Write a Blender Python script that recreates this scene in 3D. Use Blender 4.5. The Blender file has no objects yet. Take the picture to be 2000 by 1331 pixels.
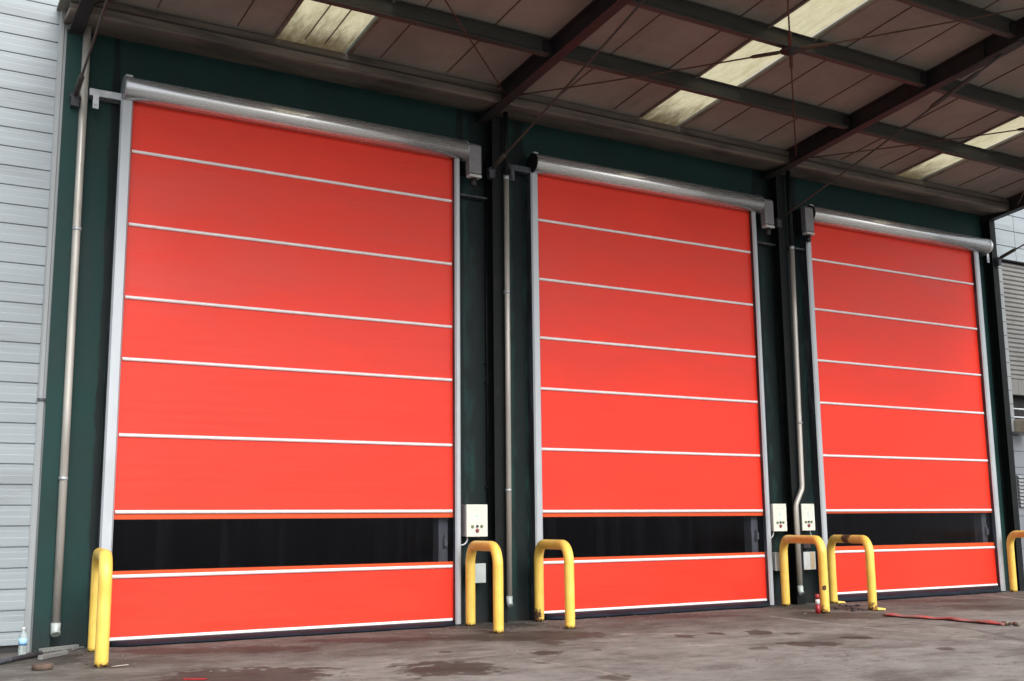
import bpy, bmesh, math, random
from mathutils import Vector, Matrix
random.seed(7)
R = math.radians
scene = bpy.context.scene
COL = scene.collection
PI = math.pi

# ------------------------------------------------------------------ node helpers
class NT:
    def __init__(s, mat):
        s.t = mat.node_tree; s.n = s.t.nodes; s.l = s.t.links
    def put(s, sock, v):
        if v is None: return
        if hasattr(v, 'links') or hasattr(v, 'is_output'): s.l.new(v, sock)
        elif isinstance(v, (tuple, list)):
            if len(v) == 3 and sock.type == 'RGBA': v = (*v, 1)
            sock.default_value = v
        else: sock.default_value = v
    def math(s, op, a, b=None, c=None, clamp=False):
        n = s.n.new('ShaderNodeMath'); n.operation = op; n.use_clamp = clamp
        s.put(n.inputs[0], a); s.put(n.inputs[1], b)
        if c is not None: s.put(n.inputs[2], c)
        return n.outputs[0]
    def vmath(s, op, a, b=None):
        n = s.n.new('ShaderNodeVectorMath'); n.operation = op
        s.put(n.inputs[0], a); s.put(n.inputs[1], b)
        return n.outputs['Value'] if op in ('LENGTH', 'DOT_PRODUCT', 'DISTANCE') else n.outputs[0]
    def coord(s, kind='Object'):
        return s.n.new('ShaderNodeTexCoord').outputs[kind]
    def mapping(s, v, loc=(0,0,0), rot=(0,0,0), sc=(1,1,1), typ='POINT'):
        n = s.n.new('ShaderNodeMapping'); n.vector_type = typ
        s.put(n.inputs[0], v); n.inputs[1].default_value = loc
        n.inputs[2].default_value = rot; n.inputs[3].default_value = sc
        return n.outputs[0]
    def noise(s, v, scale=5, detail=4, rough=.55, dist=0, out=0):
        n = s.n.new('ShaderNodeTexNoise'); s.put(n.inputs['Vector'], v)
        n.inputs['Scale'].default_value = scale; n.inputs['Detail'].default_value = detail
        n.inputs['Roughness'].default_value = rough; n.inputs['Distortion'].default_value = dist
        return n.outputs[out]
    def ramp(s, f, lo, hi, a=0., b=1.):
        n = s.n.new('ShaderNodeMapRange'); n.interpolation_type = 'SMOOTHSTEP'; n.clamp = True
        s.put(n.inputs[0], f)
        for i, v in zip((1, 2, 3, 4), (lo, hi, a, b)): n.inputs[i].default_value = v
        return n.outputs[0]
    def mix(s, f, a, b, mode='MIX'):
        n = s.n.new('ShaderNodeMix'); n.data_type = 'RGBA'; n.blend_type = mode
        s.put(n.inputs[0], f); s.put(n.inputs[6], a); s.put(n.inputs[7], b)
        return n.outputs[2]
    def sep(s, v):
        n = s.n.new('ShaderNodeSeparateXYZ'); s.put(n.inputs[0], v); return n.outputs
    def bump(s, h, strength=.3, dist=.01, normal=None):
        n = s.n.new('ShaderNodeBump'); n.inputs['Strength'].default_value = strength
        n.inputs['Distance'].default_value = dist; s.put(n.inputs['Height'], h)
        if normal is not None: s.put(n.inputs['Normal'], normal)
        return n.outputs[0]

def new_mat(name):
    m = bpy.data.materials.new(name); m.use_nodes = True
    return m, NT(m), m.node_tree.nodes['Principled BSDF']

def simple(name, col, rough=.5, metal=0., var=.12, scale=6, stretch=(1,1,1), dirt=None, dirt_amt=.0, dscale=3,
           bump=0., bscale=60, spec=.5, rvar=.08):
    m, t, b = new_mat(name)
    v = t.mapping(t.coord(), sc=stretch)
    n = t.noise(v, scale, 5, .6)
    c = t.mix(t.ramp(n, .3, .7), tuple(x*(1-var) for x in col), tuple(min(1, x*(1+var)) for x in col))
    if dirt:
        d = t.ramp(t.noise(t.mapping(v, loc=(3.1, 7.7, 1.3)), dscale, 7, .68), .62-.25*dirt_amt, .78-.2*dirt_amt)
        c = t.mix(t.math('MULTIPLY', d, .85), c, dirt)
    t.put(b.inputs['Base Color'], c)
    b.inputs['Metallic'].default_value = metal
    t.put(b.inputs['Roughness'], t.ramp(n, .2, .8, max(.03, rough-rvar), min(1, rough+rvar)))
    b.inputs['Specular IOR Level'].default_value = spec
    if bump: t.put(b.inputs['Normal'], t.bump(t.noise(v, bscale, 4, .6), bump, .004))
    return m

M = {}
M['red'] = None
def curtain_mat(name, col, rough=.42):
    # PVC cloth: faint ripples, a few scuffs, grime towards hems comes from noise only
    m, t, b = new_mat(name)
    v = t.coord()
    n1 = t.noise(t.mapping(v, sc=(.35, 1, 1.2)), 1.3, 4, .55)
    c = t.mix(t.ramp(n1, .3, .7), tuple(x*.93 for x in col), tuple(min(1, x*1.05) for x in col))
    # faint scuffs and hand dirt
    sc = t.ramp(t.noise(t.mapping(v, sc=(.6, 1, 6)), 7, 7, .72), .66, .86)
    c = t.mix(t.math('MULTIPLY', sc, .2), c, (.22, .05, .04))
    t.put(b.inputs['Base Color'], c)
    t.put(b.inputs['Roughness'], t.ramp(n1, .25, .75, rough-.05, rough+.08))
    b.inputs['Specular IOR Level'].default_value = .42
    w = t.noise(t.mapping(v, sc=(.25, 1, 9)), 1.2, 3, .5)
    w2 = t.noise(t.mapping(v, sc=(1.2, 1, .5)), .8, 2, .5)
    nb = t.bump(w, .12, .02)
    cr = t.noise(t.mapping(v, rot=(0, R(14), 0), sc=(.5, 1, 2.0)), .9, 3, .5, 1.2)
    nb = t.bump(cr, .16, .03, nb)
    t.put(b.inputs['Normal'], t.bump(w2, .25, .03, nb))
    return m
M['red'] = curtain_mat('red_fabric', (.86, .034, .013), .42)
M['orange'] = curtain_mat('orange_hem', (.62, .072, .012), .5)

def window_mat():
    m, t, b = new_mat('tinted_vinyl')
    out = t.n['Material Output']
    tr = t.n.new('ShaderNodeBsdfTransparent'); tr.inputs[0].default_value = (.62, .63, .66, 1)
    v = t.coord()
    w = t.noise(t.mapping(v, sc=(1.5, 1, .5)), 1.6, 3, .5)
    gl = t.n.new('ShaderNodeBsdfGlossy'); gl.inputs['Color'].default_value = (.8, .82, .9, 1)
    gl.inputs['Roughness'].default_value = .22
    nb = t.bump(w, .35, .03); t.put(gl.inputs['Normal'], nb)
    df = t.n.new('ShaderNodeBsdfDiffuse'); df.inputs[0].default_value = (.030, .030, .040, 1)
    dirt = t.ramp(t.noise(t.mapping(v, sc=(3.0, 1, .22)), 1.7, 4, .6), .42, .75, .015, .10)  # streaks drawn paler to show folds in the vinyl
    mx1 = t.n.new('ShaderNodeMixShader'); t.put(mx1.inputs[0], dirt)
    t.l.new(tr.outputs[0], mx1.inputs[1]); t.l.new(df.outputs[0], mx1.inputs[2])
    lw = t.n.new('ShaderNodeFresnel'); lw.inputs[0].default_value = 1.17
    mx2 = t.n.new('ShaderNodeMixShader'); t.put(mx2.inputs[0], lw.outputs[0])
    t.l.new(mx1.outputs[0], mx2.inputs[1]); t.l.new(gl.outputs[0], mx2.inputs[2])
    t.l.new(mx2.outputs[0], out.inputs[0])
    return m
M['window'] = window_mat()
M['alu'] = simple('aluminium', (.46, .495, .53), .42, .35, .06, 5, (1, 1, .3), bump=.05, bscale=40)
M['bar'] = simple('white_bar', (.86, .85, .86), .4, .1, .05, 8)
M['roll'] = simple('brushed_cover', (.78, .79, .80), .27, .75, .05, 3, (.1, 6, 6), bump=.04, bscale=30)
M['galv'] = simple('galvanised', (.48, .51, .54), .45, .6, .18, 9, dirt=(.25, .24, .23), dirt_amt=.2)
M['motor'] = simple('motor_grey', (.22, .22, .235), .5, .2, .1, 6)
M['rubber'] = simple('rubber', (.010, .014, .022), .6, 0, .35, 6, (.4, 1, 3), bump=.3, bscale=9, spec=.12)
M['side'] = simple('jamb_side', (.095, .11, .135), .6, .2, .35, 3, (3, 3, .5), dirt=(.022, .022, .027), dirt_amt=1.1, dscale=2.0)
M['black'] = simple('black_plastic', (.015, .015, .017), .5)
M['yellow'] = None
def yellow_mat():
    m, t, b = new_mat('yellow_paint')
    v = t.coord()
    n = t.noise(v, 3.5, 5, .6)
    c = t.mix(t.ramp(n, .3, .72), (.76, .50, .085), (.88, .62, .13))
    a = t.n.new('ShaderNodeAttribute'); a.attribute_name = 'rust'
    nz = t.noise(v, 22, 7, .7)
    mask = t.ramp(t.math('ADD', t.math('MULTIPLY', a.outputs['Fac'], .62), t.math('MULTIPLY', nz, .75)), .66, .82)
    rc = t.mix(t.ramp(t.noise(v, 40, 4, .6), .35, .65), (.025, .014, .010), (.14, .055, .02))
    c = t.mix(mask, c, rc)
    chips = t.ramp(t.noise(t.mapping(v, loc=(4, 2, 9)), 13, 8, .78), .655, .72)
    c = t.mix(t.math('MULTIPLY', chips, .8), c, (.30, .15, .035))
    streak = t.ramp(t.noise(t.mapping(v, sc=(9, 9, .8)), 3, 5, .65), .5, .8)
    c = t.mix(t.math('MULTIPLY', streak, .42), c, (.34, .20, .05))
    t.put(b.inputs['Base Color'], c)
    t.put(b.inputs['Roughness'], t.math('ADD', t.math('MULTIPLY', mask, .4), .42))
    t.put(b.inputs['Normal'], t.bump(t.noise(v, 30, 5, .6), .18, .004))
    return m
M['yellow'] = yellow_mat()

def green_wall():
    m, t, b = new_mat('green_wall_paint')
    v = t.coord()
    n = t.noise(v, .9, 5, .6)
    c = t.mix(t.ramp(n, .3, .7), (.0065, .029, .0275), (.0105, .044, .041))
    st = t.ramp(t.noise(t.mapping(v, sc=(7, 1, .35)), 1.5, 6, .65), .48, .75)
    c = t.mix(t.math('MULTIPLY', st, .5), c, (.020, .030, .034))
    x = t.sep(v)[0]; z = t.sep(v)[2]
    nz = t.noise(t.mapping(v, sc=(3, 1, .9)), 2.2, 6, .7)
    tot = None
    for cx, w in ((2.82, .06), (9.12, .16), (15.2, .18), (8.05, .08), (14.3, .1), (8.5, .42), (14.72, .45)):  # grime bands; the two wide ones also darken for the dimmer light there
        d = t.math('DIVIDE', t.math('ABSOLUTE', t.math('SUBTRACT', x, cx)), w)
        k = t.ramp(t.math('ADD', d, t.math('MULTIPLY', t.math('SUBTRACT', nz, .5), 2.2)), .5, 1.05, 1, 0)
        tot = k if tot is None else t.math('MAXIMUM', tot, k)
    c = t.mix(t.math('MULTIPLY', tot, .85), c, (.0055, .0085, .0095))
    pale = t.ramp(t.noise(t.mapping(v, loc=(1, 5, 2), sc=(4, 1, 1.5)), 1.8, 6, .7), .68, .80)
    c = t.mix(t.math('MULTIPLY', t.math('MULTIPLY', pale, tot), .45), c, (.07, .085, .10))
    splash = t.ramp(t.math('ADD', z, t.math('MULTIPLY', nz, .9)), .45, 1.1, 1, 0)
    c = t.mix(t.math('MULTIPLY', splash, .6), c, (.022, .022, .024))
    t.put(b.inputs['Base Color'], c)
    t.put(b.inputs['Roughness'], t.ramp(n, .3, .7, .5, .68))
    t.put(b.inputs['Normal'], t.bump(t.noise(t.mapping(v, sc=(1, 1, .4)), 3, 5, .55), .2, .02))
    b.inputs['Specular IOR Level'].default_value = .22
    return m
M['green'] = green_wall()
M['column'] = simple('column_paint', (.006, .008, .009), .6, 0, .25, 4, dirt=(.014, .013, .013), dirt_amt=.4, spec=.2)
M['dark_steel'] = simple('purlin_steel', (.045, .046, .041), .6, 0, .2, 3, (.3, 1, 2), dirt=(.06, .028, .020), dirt_amt=.45, dscale=2.2)
M['rafter'] = simple('red_oxide_steel', (.017, .0155, .0165), .6, 0, .25, 3, dirt=(.025, .02, .022), dirt_amt=.6, dscale=2)
M['gutter'] = simple('gutter_sheet', (.15, .125, .105), .6, 0, .2, 2, (.3, 1, 3), dirt=(.05, .045, .04), dirt_amt=.6, dscale=2.5)
M['rod'] = simple('rusty_rod', (.075, .035, .022), .6, .2, .3, 8)
def roof_mat():
    m, t, b = new_mat('roof_liner')
    v = t.coord()
    n = t.noise(v, .8, 6, .62)
    c = t.mix(t.ramp(n, .28, .72), (.185, .172, .150), (.270, .25, .220))
    d = t.ramp(t.noise(t.mapping(v, sc=(2.4, .6, 1), loc=(3, 1, 0)), 1.6, 7, .7), .52, .8)
    c = t.mix(t.math('MULTIPLY', d, .5), c, (.12, .10, .082))
    t.put(b.inputs['Base Color'], c); b.inputs['Roughness'].default_value = .7
    t.put(b.inputs['Normal'], t.bump(t.noise(v, 25, 4, .6), .12, .004))
    return m
M['roof'] = roof_mat()
M['seam'] = simple('seam_rust', (.09, .05, .035), .7, 0, .3, 10)
def skylight_mat():
    m, t, b = new_mat('translucent_sheet')
    out = t.n['Material Output']
    v = t.coord(); y = t.sep(v)[1]
    n = t.noise(t.mapping(v, sc=(3.2, 1.0, 1)), 2.2, 8, .72)
    # algae and dirt washed down to the eave end of the sheet
    low = t.ramp(t.math('ADD', y, t.math('MULTIPLY', t.math('SUBTRACT', n, .5), 1.2)), -1.5, -.45)
    c = t.mix(t.ramp(n, .3, .75), (.62, .58, .40), (.46, .42, .26))
    c = t.mix(low, c, (.10, .075, .04))
    sp = t.ramp(t.noise(v, 9, 6, .7), .63, .75)
    c = t.mix(t.math('MULTIPLY', sp, .4), c, (.35, .31, .18))
    tl = t.n.new('ShaderNodeBsdfTranslucent'); t.put(tl.inputs[0], c)
    df = t.n.new('ShaderNodeBsdfDiffuse'); t.put(df.inputs[0], t.mix(.5, c, (.2, .2, .2)))
    mx = t.n.new('ShaderNodeMixShader'); mx.inputs[0].default_value = .30
    t.l.new(tl.outputs[0], mx.inputs[1]); t.l.new(df.outputs[0], mx.inputs[2])
    t.l.new(mx.outputs[0], out.inputs[0])
    return m
M['skylight'] = skylight_mat()
M['clad'] = simple('grey_cladding', (.26, .30, .325), .5, 0, .08, 1.2, (.25, 1, 3), dirt=(.21, .235, .25), dirt_amt=.45, dscale=1.5)
M['trim'] = simple('grey_trim', (.25, .27, .28), .5, .1, .1, 2, (2, 2, .3), dirt=(.17, .17, .165), dirt_amt=.3)
M['clad_dark'] = simple('grey_slab', (.16, .175, .195), .6, 0, .1, 2, dirt=(.11, .115, .12), dirt_amt=.3)
M['shutter'] = simple('shutter_grey', (.17, .17, .165), .5, .2, .08, 2, dirt=(.12, .115, .105), dirt_amt=.3)
M['joint'] = simple('dark_joint', (.05, .055, .06), .8)  # dark backing seen in the gaps between panels
M['interior'] = simple('interior_wall', (.035, .035, .04), .8, 0, .5, 1.2, (3, 3, .2))
M['floor'] = simple('interior_floor', (.06, .06, .06), .6)
M['cream'] = simple('cream_enclosure', (.66, .67, .60), .4, 0, .03, 5, dirt=(.6, .58, .5), dirt_amt=.1)
M['boxside'] = simple('enclosure_side', (.33, .30, .30), .5)
M['print_blue'] = simple('print_blue', (.42, .60, .62), .5)
M['print_grey'] = simple('print_grey', (.55, .57, .50), .5)
M['red_knob'] = simple('red_knob', (.24, .06, .055), .35)
M['knob'] = simple('dark_knob', (.05, .05, .05), .4)
M['knob_green'] = simple('green_knob', (.16, .20, .10), .4)
M['jbox'] = simple('grey_junction', (.42, .47, .46), .5, .2, .1, 6, dirt=(.3, .3, .27), dirt_amt=.3)
M['jbox_white'] = simple('white_junction', (.50, .52, .52), .45, 0, .06, 6, dirt=(.45, .40, .30), dirt_amt=.3)
M['tan'] = simple('tan_cover', (.45, .36, .22), .5)
M['cable'] = simple('white_cable', (.55, .56, .57), .5)
M['redp'] = simple('red_plastic', (.28, .015, .02), .4, 0, .15, 6)
M['hose'] = simple('hose_red', (.34, .050, .046), .75, 0, .3, 3, dirt=(.22, .15, .13), dirt_amt=.8, dscale=2.5)
M['brass'] = simple('coupling', (.20, .17, .13), .5, .4, .3, 12)
M['white'] = simple('white_plastic', (.58, .58, .57), .45)
M['timber'] = simple('grey_timber', (.20, .21, .20), .75, 0, .25, 6, (8, 1, 8), bump=.4, bscale=30)
M['wood'] = simple('brown_block', (.10, .065, .05), .8, 0, .35, 8, bump=.5, bscale=20)
M['paper'] = simple('litter', (.62, .58, .52), .7)
M['debris'] = simple('debris', (.035, .028, .030), .8, 0, .5, 12, bump=.5, bscale=30)
M['lamp'] = simple('lamp_housing', (.42, .37, .29), .5, 0, .15, 6, dirt=(.2, .15, .1), dirt_amt=.3)
M['label'] = simple('bottle_label', (.30, .55, .80), .35, 0, .25, 14)
M['label_dark'] = simple('bottle_label_band', (.03, .10, .22), .35)
def plastic_clear():
    m, t, b = new_mat('clear_plastic')
    b.inputs['Base Color'].default_value = (.78, .86, .86, 1)
    b.inputs['Roughness'].default_value = .12
    b.inputs['Transmission Weight'].default_value = .75
    b.inputs['IOR'].default_value = 1.2
    return m
M['clear'] = plastic_clear()

# ---- ground
ST = [(5.48,-4.42,.55,.60,1),(3.56,-3.8,.95,.75,1),(7.8,-1.95,1.27,.70,1),(7.66,-2.93,.16,.3,.9),(7.02,-3.84,.19,.26,1),
 (9.49,-3.28,.13,.2,1),(10.01,-3.25,.13,.21,1),(10.6,-3.44,.2,.4,1),(7.65,-3.92,.05,.11,.8),(9.25,-4.91,.12,.16,.8),
 (10.06,-4.9,.42,.27,1),(11.04,-4.72,.25,.2,1),(10.83,-3.88,.13,.14,.9),(10.84,-6.18,.12,.16,.9),(10.66,-6.97,.1,.1,.8),
 (6.52,-4.6,.12,.12,.7),(6.45,-5.93,.2,.25,.8),(6.12,-3.04,.09,.11,.8),(4.87,-4.93,.06,.07,.8),(16.53,-2.56,.8,.75,.75),
 (13.47,-2.2,.9,.6,.8),(3.98,-1.25,1.4,.40,.85),(6.11,-1.30,1.0,.36,.85),(2.15,-1.0,.55,.5,.7),(11.22,-.65,1.5,.42,.8),(16.5,-.55,2.2,.4,.7),(8.3,-.45,.8,.5,.8),(14.5,-.7,.9,.7,.85),  # long bands at the door feet: damp plus dark reflection painted in
 (2.55,-2.12,.17,.17,.8),(7.8,-1.45,.15,.16,.8),(8.94,-1.47,.15,.16,.8),(13.63,-1.74,.18,.18,.85),(14.69,-1.77,.25,.2,.9)]
def ground_mat():
    m, t, b = new_mat('worn_concrete')
    v = t.coord()
    big = t.noise(v, .28, 5, .6); mid = t.noise(v, 1.4, 7, .66); fine = t.noise(v, 26, 6, .72); grit = t.noise(v, 120, 3, .7)
    c = t.mix(t.ramp(big, .3, .7), (.118, .112, .101), (.196, .191, .178))
    c = t.mix(t.ramp(t.noise(t.mapping(v, rot=(0, 0, R(31)), sc=(.55, 1.5, 1)), .9, 7, .7), .46, .60, 0, .72), c, (.066, .057, .049))
    c = t.mix(t.ramp(mid, .40, .66, 0, .75), c, (.235, .224, .208))
    c = t.mix(t.ramp(fine, .52, .75, 0, .45), c, (.085, .074, .067))
    c = t.mix(t.ramp(grit, .52, .70, 0, .6), c, (.31, .30, .285))
    c = t.mix(t.ramp(grit, .28, .42, .35, 0), c, (.075, .067, .063))
    m2 = t.noise(t.mapping(v, rot=(0, 0, R(31)), sc=(.7, 1.2, 1)), 4.2, 8, .78)
    c = t.mix(t.ramp(m2, .50, .64, 0, .6), c, (.088, .079, .070))
    c = t.mix(t.ramp(m2, .34, .46, .55, 0), c, (.30, .292, .275))
    # oily brown traffic grime along the doors, plus the dim light there put into the colour
    y = t.sep(v)[1]
    film_shade = t.ramp(t.math('ADD', y, t.math('MULTIPLY', t.math('SUBTRACT', t.noise(t.mapping(v, sc=(.5, 1, 1)), .9, 6, .65), .5), 3.2)), -3.9, -1.7)
    film_shade = t.math('MULTIPLY', film_shade, t.ramp(m2, .34, .5, .62, 1))
    c = t.mix(t.math('MULTIPLY', film_shade, .68), c, t.mix(t.ramp(mid, .35, .65), (.040, .036, .031), (.070, .064, .055)))
    nd = t.n.new('ShaderNodeTexNoise'); t.put(nd.inputs['Vector'], v); nd.inputs['Scale'].default_value = 1.7
    nd.inputs['Detail'].default_value = 6; nd.inputs['Roughness'].default_value = .68
    off = t.vmath('SUBTRACT', nd.outputs['Color'], (.5, .5, .5))
    nd2 = t.n.new('ShaderNodeTexNoise'); t.put(nd2.inputs['Vector'], v); nd2.inputs['Scale'].default_value = 7
    nd2.inputs['Detail'].default_value = 5
    off2 = t.vmath('SUBTRACT', nd2.outputs['Color'], (.5, .5, .5))
    ang = -R(31)
    big_w = None
    for cx, cy, rx, ry, k in ST:
        amp = min(1.6, 2.4*min(rx, ry)+.10)
        o = t.vmath('MULTIPLY', off, (amp, amp, 0)); o2 = t.vmath('MULTIPLY', off2, (amp*.6, amp*.6, 0))
        p = t.vmath('ADD', t.vmath('ADD', v, o), o2)
        q = t.mapping(p, loc=(cx, cy, 0), rot=(0, 0, ang), sc=(rx, ry, 1e3), typ='TEXTURE')
        k_ = t.ramp(t.vmath('LENGTH', q), .80, 1.04, k, 0)
        big_w = k_ if big_w is None else t.math('MAXIMUM', big_w, k_)
    wet_dark = big_w
    # scattered small damp spots
    sp = t.ramp(t.noise(t.mapping(v, loc=(9, 2, 0), rot=(0, 0, R(31)), sc=(.8, 1.3, 1)), 1.1, 7, .7), .66, .71, 0, .6)
    wet_dark = t.math('MAXIMUM', wet_dark, sp)
    c = t.mix(t.math('MULTIPLY', wet_dark, .80), c, t.mix(t.ramp(mid, .3, .7), (.026, .022, .019), (.044, .037, .032)))
    # pale worn streaks and joints, given as segments
    def seg(ax, ay, bx, by, w, wob=.12):
        L = math.hypot(bx-ax, by-ay)
        p = t.vmath('ADD', v, t.vmath('MULTIPLY', off, (wob, wob, 0)))
        q = t.mapping(p, loc=((ax+bx)/2, (ay+by)/2, 0), rot=(0, 0, math.atan2(by-ay, bx-ax)), sc=(L/2, w, 1e3), typ='TEXTURE')
        s = t.sep(q)
        return t.math('MULTIPLY', t.ramp(t.math('ABSOLUTE', s[0]), .9, 1, 1, 0), t.ramp(t.math('ABSOLUTE', s[1]), .5, 1, 1, 0))
    pale = t.math('MAXIMUM', seg(12.55,-1.6,12.22,-3.55,.035), seg(12.22,-3.55,12.0,-6.4,.03))
    pale = t.math('MAXIMUM', pale, seg(19.58,0,18.4,-2.2,.04))
    pale = t.math('MAXIMUM', pale, t.math('MULTIPLY', seg(9.0,-2.55,9.7,-2.95,.09,.5), .8))
    pale = t.math('MAXIMUM', pale, t.math('MULTIPLY', seg(8.75,-4.1,9.35,-4.45,.08,.5), .9))
    pale = t.math('MAXIMUM', pale, t.math('MULTIPLY', seg(6.62,-3.6,6.5,-6.5,.03,.25), .7))
    c = t.mix(t.math('MULTIPLY', t.math('MULTIPLY', pale, t.ramp(mid, .3, .6)), .75), c, (.34, .31, .28))
    dk = t.math('MAXIMUM', seg(13.3,-3.6,13.05,-4.9,.07,.25), seg(13.05,-4.9,12.2,-6.3,.08,.25))
    c = t.mix(t.math('MULTIPLY', dk, .6), c, (.075, .065, .06))
    # hairline cracks
    vo = t.n.new('ShaderNodeTexVoronoi'); vo.feature = 'DISTANCE_TO_EDGE'; vo.inputs['Scale'].default_value = .33
    t.put(vo.inputs['Vector'], t.vmath('ADD', v, t.vmath('MULTIPLY', off, (1.4, 1.4, 0))))
    cr = t.math('MULTIPLY', t.ramp(vo.outputs[0], .0, .008, 1, 0), t.ramp(mid, .45, .6))
    c = t.mix(t.math('MULTIPLY', cr, .75), c, (.05, .045, .04))
    t.put(b.inputs['Base Color'], c)
    rgh = t.math('SUBTRACT', t.ramp(fine, .3, .7, .72, .86), t.math('MULTIPLY', wet_dark, .12))
    t.put(b.inputs['Roughness'], rgh)
    t.put(b.inputs['Specular IOR Level'], t.math('SUBTRACT', .3, t.math('MULTIPLY', wet_dark, .12)))
    h = t.math('ADD', t.math('MULTIPLY', fine, .6), t.math('MULTIPLY', grit, .35))
    h = t.math('SUBTRACT', h, t.math('MULTIPLY', cr, .6))
    st = t.n.new('ShaderNodeBump'); st.inputs['Distance'].default_value = .008
    t.put(st.inputs['Strength'], t.math('SUBTRACT', .55, t.math('MULTIPLY', wet_dark, .4))); t.put(st.inputs['Height'], h)
    t.put(b.inputs['Normal'], st.outputs[0])
    return m
M['ground'] = ground_mat()

# ------------------------------------------------------------------ mesh helpers
def box(bm, x0, x1, y0, y1, z0, z1):
    vs = [bm.verts.new((x, y, z)) for x in (x0, x1) for y in (y0, y1) for z in (z0, z1)]
    for f in ((0,1,3,2),(4,6,7,5),(0,4,5,1),(2,3,7,6),(0,2,6,4),(1,5,7,3)):
        bm.faces.new([vs[i] for i in f])
    return vs
def prism_x(bm, poly, x0, x1):      # poly in (y,z), extruded along x
    a = [bm.verts.new((x0, y, z)) for y, z in poly]; b = [bm.verts.new((x1, y, z)) for y, z in poly]
    n = len(poly)
    bm.faces.new(a[::-1]); bm.faces.new(b)
    for i in range(n): bm.faces.new((a[i], a[(i+1) % n], b[(i+1) % n], b[i]))
def prism_z(bm, poly, z0, z1):
    a = [bm.verts.new((x, y, z0)) for x, y in poly]; b = [bm.verts.new((x, y, z1)) for x, y in poly]
    n = len(poly)
    bm.faces.new(a[::-1]); bm.faces.new(b)
    for i in range(n): bm.faces.new((a[i], a[(i+1) % n], b[(i+1) % n], b[i]))
def tube(bm, pts, r, seg=12, caps=True, rust=None):
    pts = [Vector(p) for p in pts]
    rs = r if isinstance(r, (list, tuple)) else [r]*len(pts)
    rings = []; prev = None
    for i, p in enumerate(pts):
        d = (pts[min(i+1, len(pts)-1)]-pts[max(i-1, 0)]).normalized()
        if prev is None:
            u = d.orthogonal().normalized()
        else:
            u = (prev-d*prev.dot(d)).normalized()
        prev = u; w = d.cross(u)
        rings.append([bm.verts.new(p+(u*math.cos(2*PI*k/seg)+w*math.sin(2*PI*k/seg))*rs[i]) for k in range(seg)])
    for a, b in zip(rings, rings[1:]):
        for k in range(seg):
            f = bm.faces.new((a[k], a[(k+1) % seg], b[(k+1) % seg], b[k])); f.smooth = True
    if caps:
        bm.faces.new(rings[0][::-1]); bm.faces.new(rings[-1])
    return rings
def lathe(bm, prof, c=(0, 0, 0), seg=24, axis='z'):
    rings = []
    for r, h in prof:
        ring = []
        for k in range(seg):
            a = 2*PI*k/seg; p = (r*math.cos(a), r*math.sin(a), h)
            if axis == 'x': p = (p[2], p[0], p[1])
            if axis == 'y': p = (p[0], p[2], p[1])
            ring.append(bm.verts.new((p[0]+c[0], p[1]+c[1], p[2]+c[2])))
        rings.append(ring)
    for a, b in zip(rings, rings[1:]):
        for k in range(seg):
            f = bm.faces.new((a[k], a[(k+1) % seg], b[(k+1) % seg], b[k])); f.smooth = True
    bm.faces.new(rings[0][::-1]); bm.faces.new(rings[-1])
def obj(name, bm, mat, parent=None, bevel=0., seg=2):
    bmesh.ops.recalc_face_normals(bm, faces=bm.faces[:])
    me = bpy.data.meshes.new(name); bm.to_mesh(me); bm.free()
    mats = mat if isinstance(mat, (list, tuple)) else [mat]
    for m in mats: me.materials.append(m)
    o = bpy.data.objects.new(name, me); COL.objects.link(o)
    if parent is not None:
        o.parent = parent
        o.matrix_parent_inverse = Matrix.Translation(-parent.location) if parent.type == 'EMPTY' and not parent.parent else Matrix.Identity(4)
    if bevel:
        b = o.modifiers.new('bevel', 'BEVEL'); b.width = bevel; b.segments = seg; b.limit_method = 'ANGLE'; b.angle_limit = R(40)
    return o
def split_obj(name, bm, mat, parent=None, bevel=0.):
    # every loose piece becomes an object of its own
    bm.verts.index_update(); bm.verts.ensure_lookup_table()
    seen = set(); outs = []
    for v in bm.verts:
        if v.index in seen: continue
        st = [v]; isl = []
        seen.add(v.index)
        while st:
            q = st.pop(); isl.append(q)
            for e in q.link_edges:
                o_ = e.other_vert(q)
                if o_.index not in seen: seen.add(o_.index); st.append(o_)
        nb = bmesh.new(); mp_ = {q.index: nb.verts.new(q.co) for q in isl}
        for f in {f for q in isl for f in q.link_faces}:
            nf = nb.faces.new([mp_[q.index] for q in f.verts]); nf.smooth = f.smooth
        outs.append(obj(name, nb, mat, parent, bevel))
    bm.free()
    return outs
def B(): return bmesh.new()
def thing(name, label, cat, loc=(0, 0, 0), group=None):
    o = bpy.data.objects.new(name, None); COL.objects.link(o); o.location = loc
    o.empty_display_size = .2
    return tag(o, label, cat, group)
def tag(o, label, cat, group=None):
    o['label'] = label; o['category'] = cat
    if group: o['group'] = group
    o['kind'] = 'thing'
    return o
def bx(name, mat, parent, *b, bevel=0.):
    bm = B(); box(bm, *b); return obj(name, bm, mat, parent, bevel)

# ------------------------------------------------------------------ ground
bm = B()
gv = [bm.verts.new(p) for p in ((-250, -250, 0), (270, -250, 0), (270, 250, 0), (-250, 250, 0))]
bm.faces.new(gv)
g = obj('ground', bm, M['ground']); g['kind'] = 'structure'; g['label'] = 'worn brown grey concrete yard with damp patches'

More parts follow.
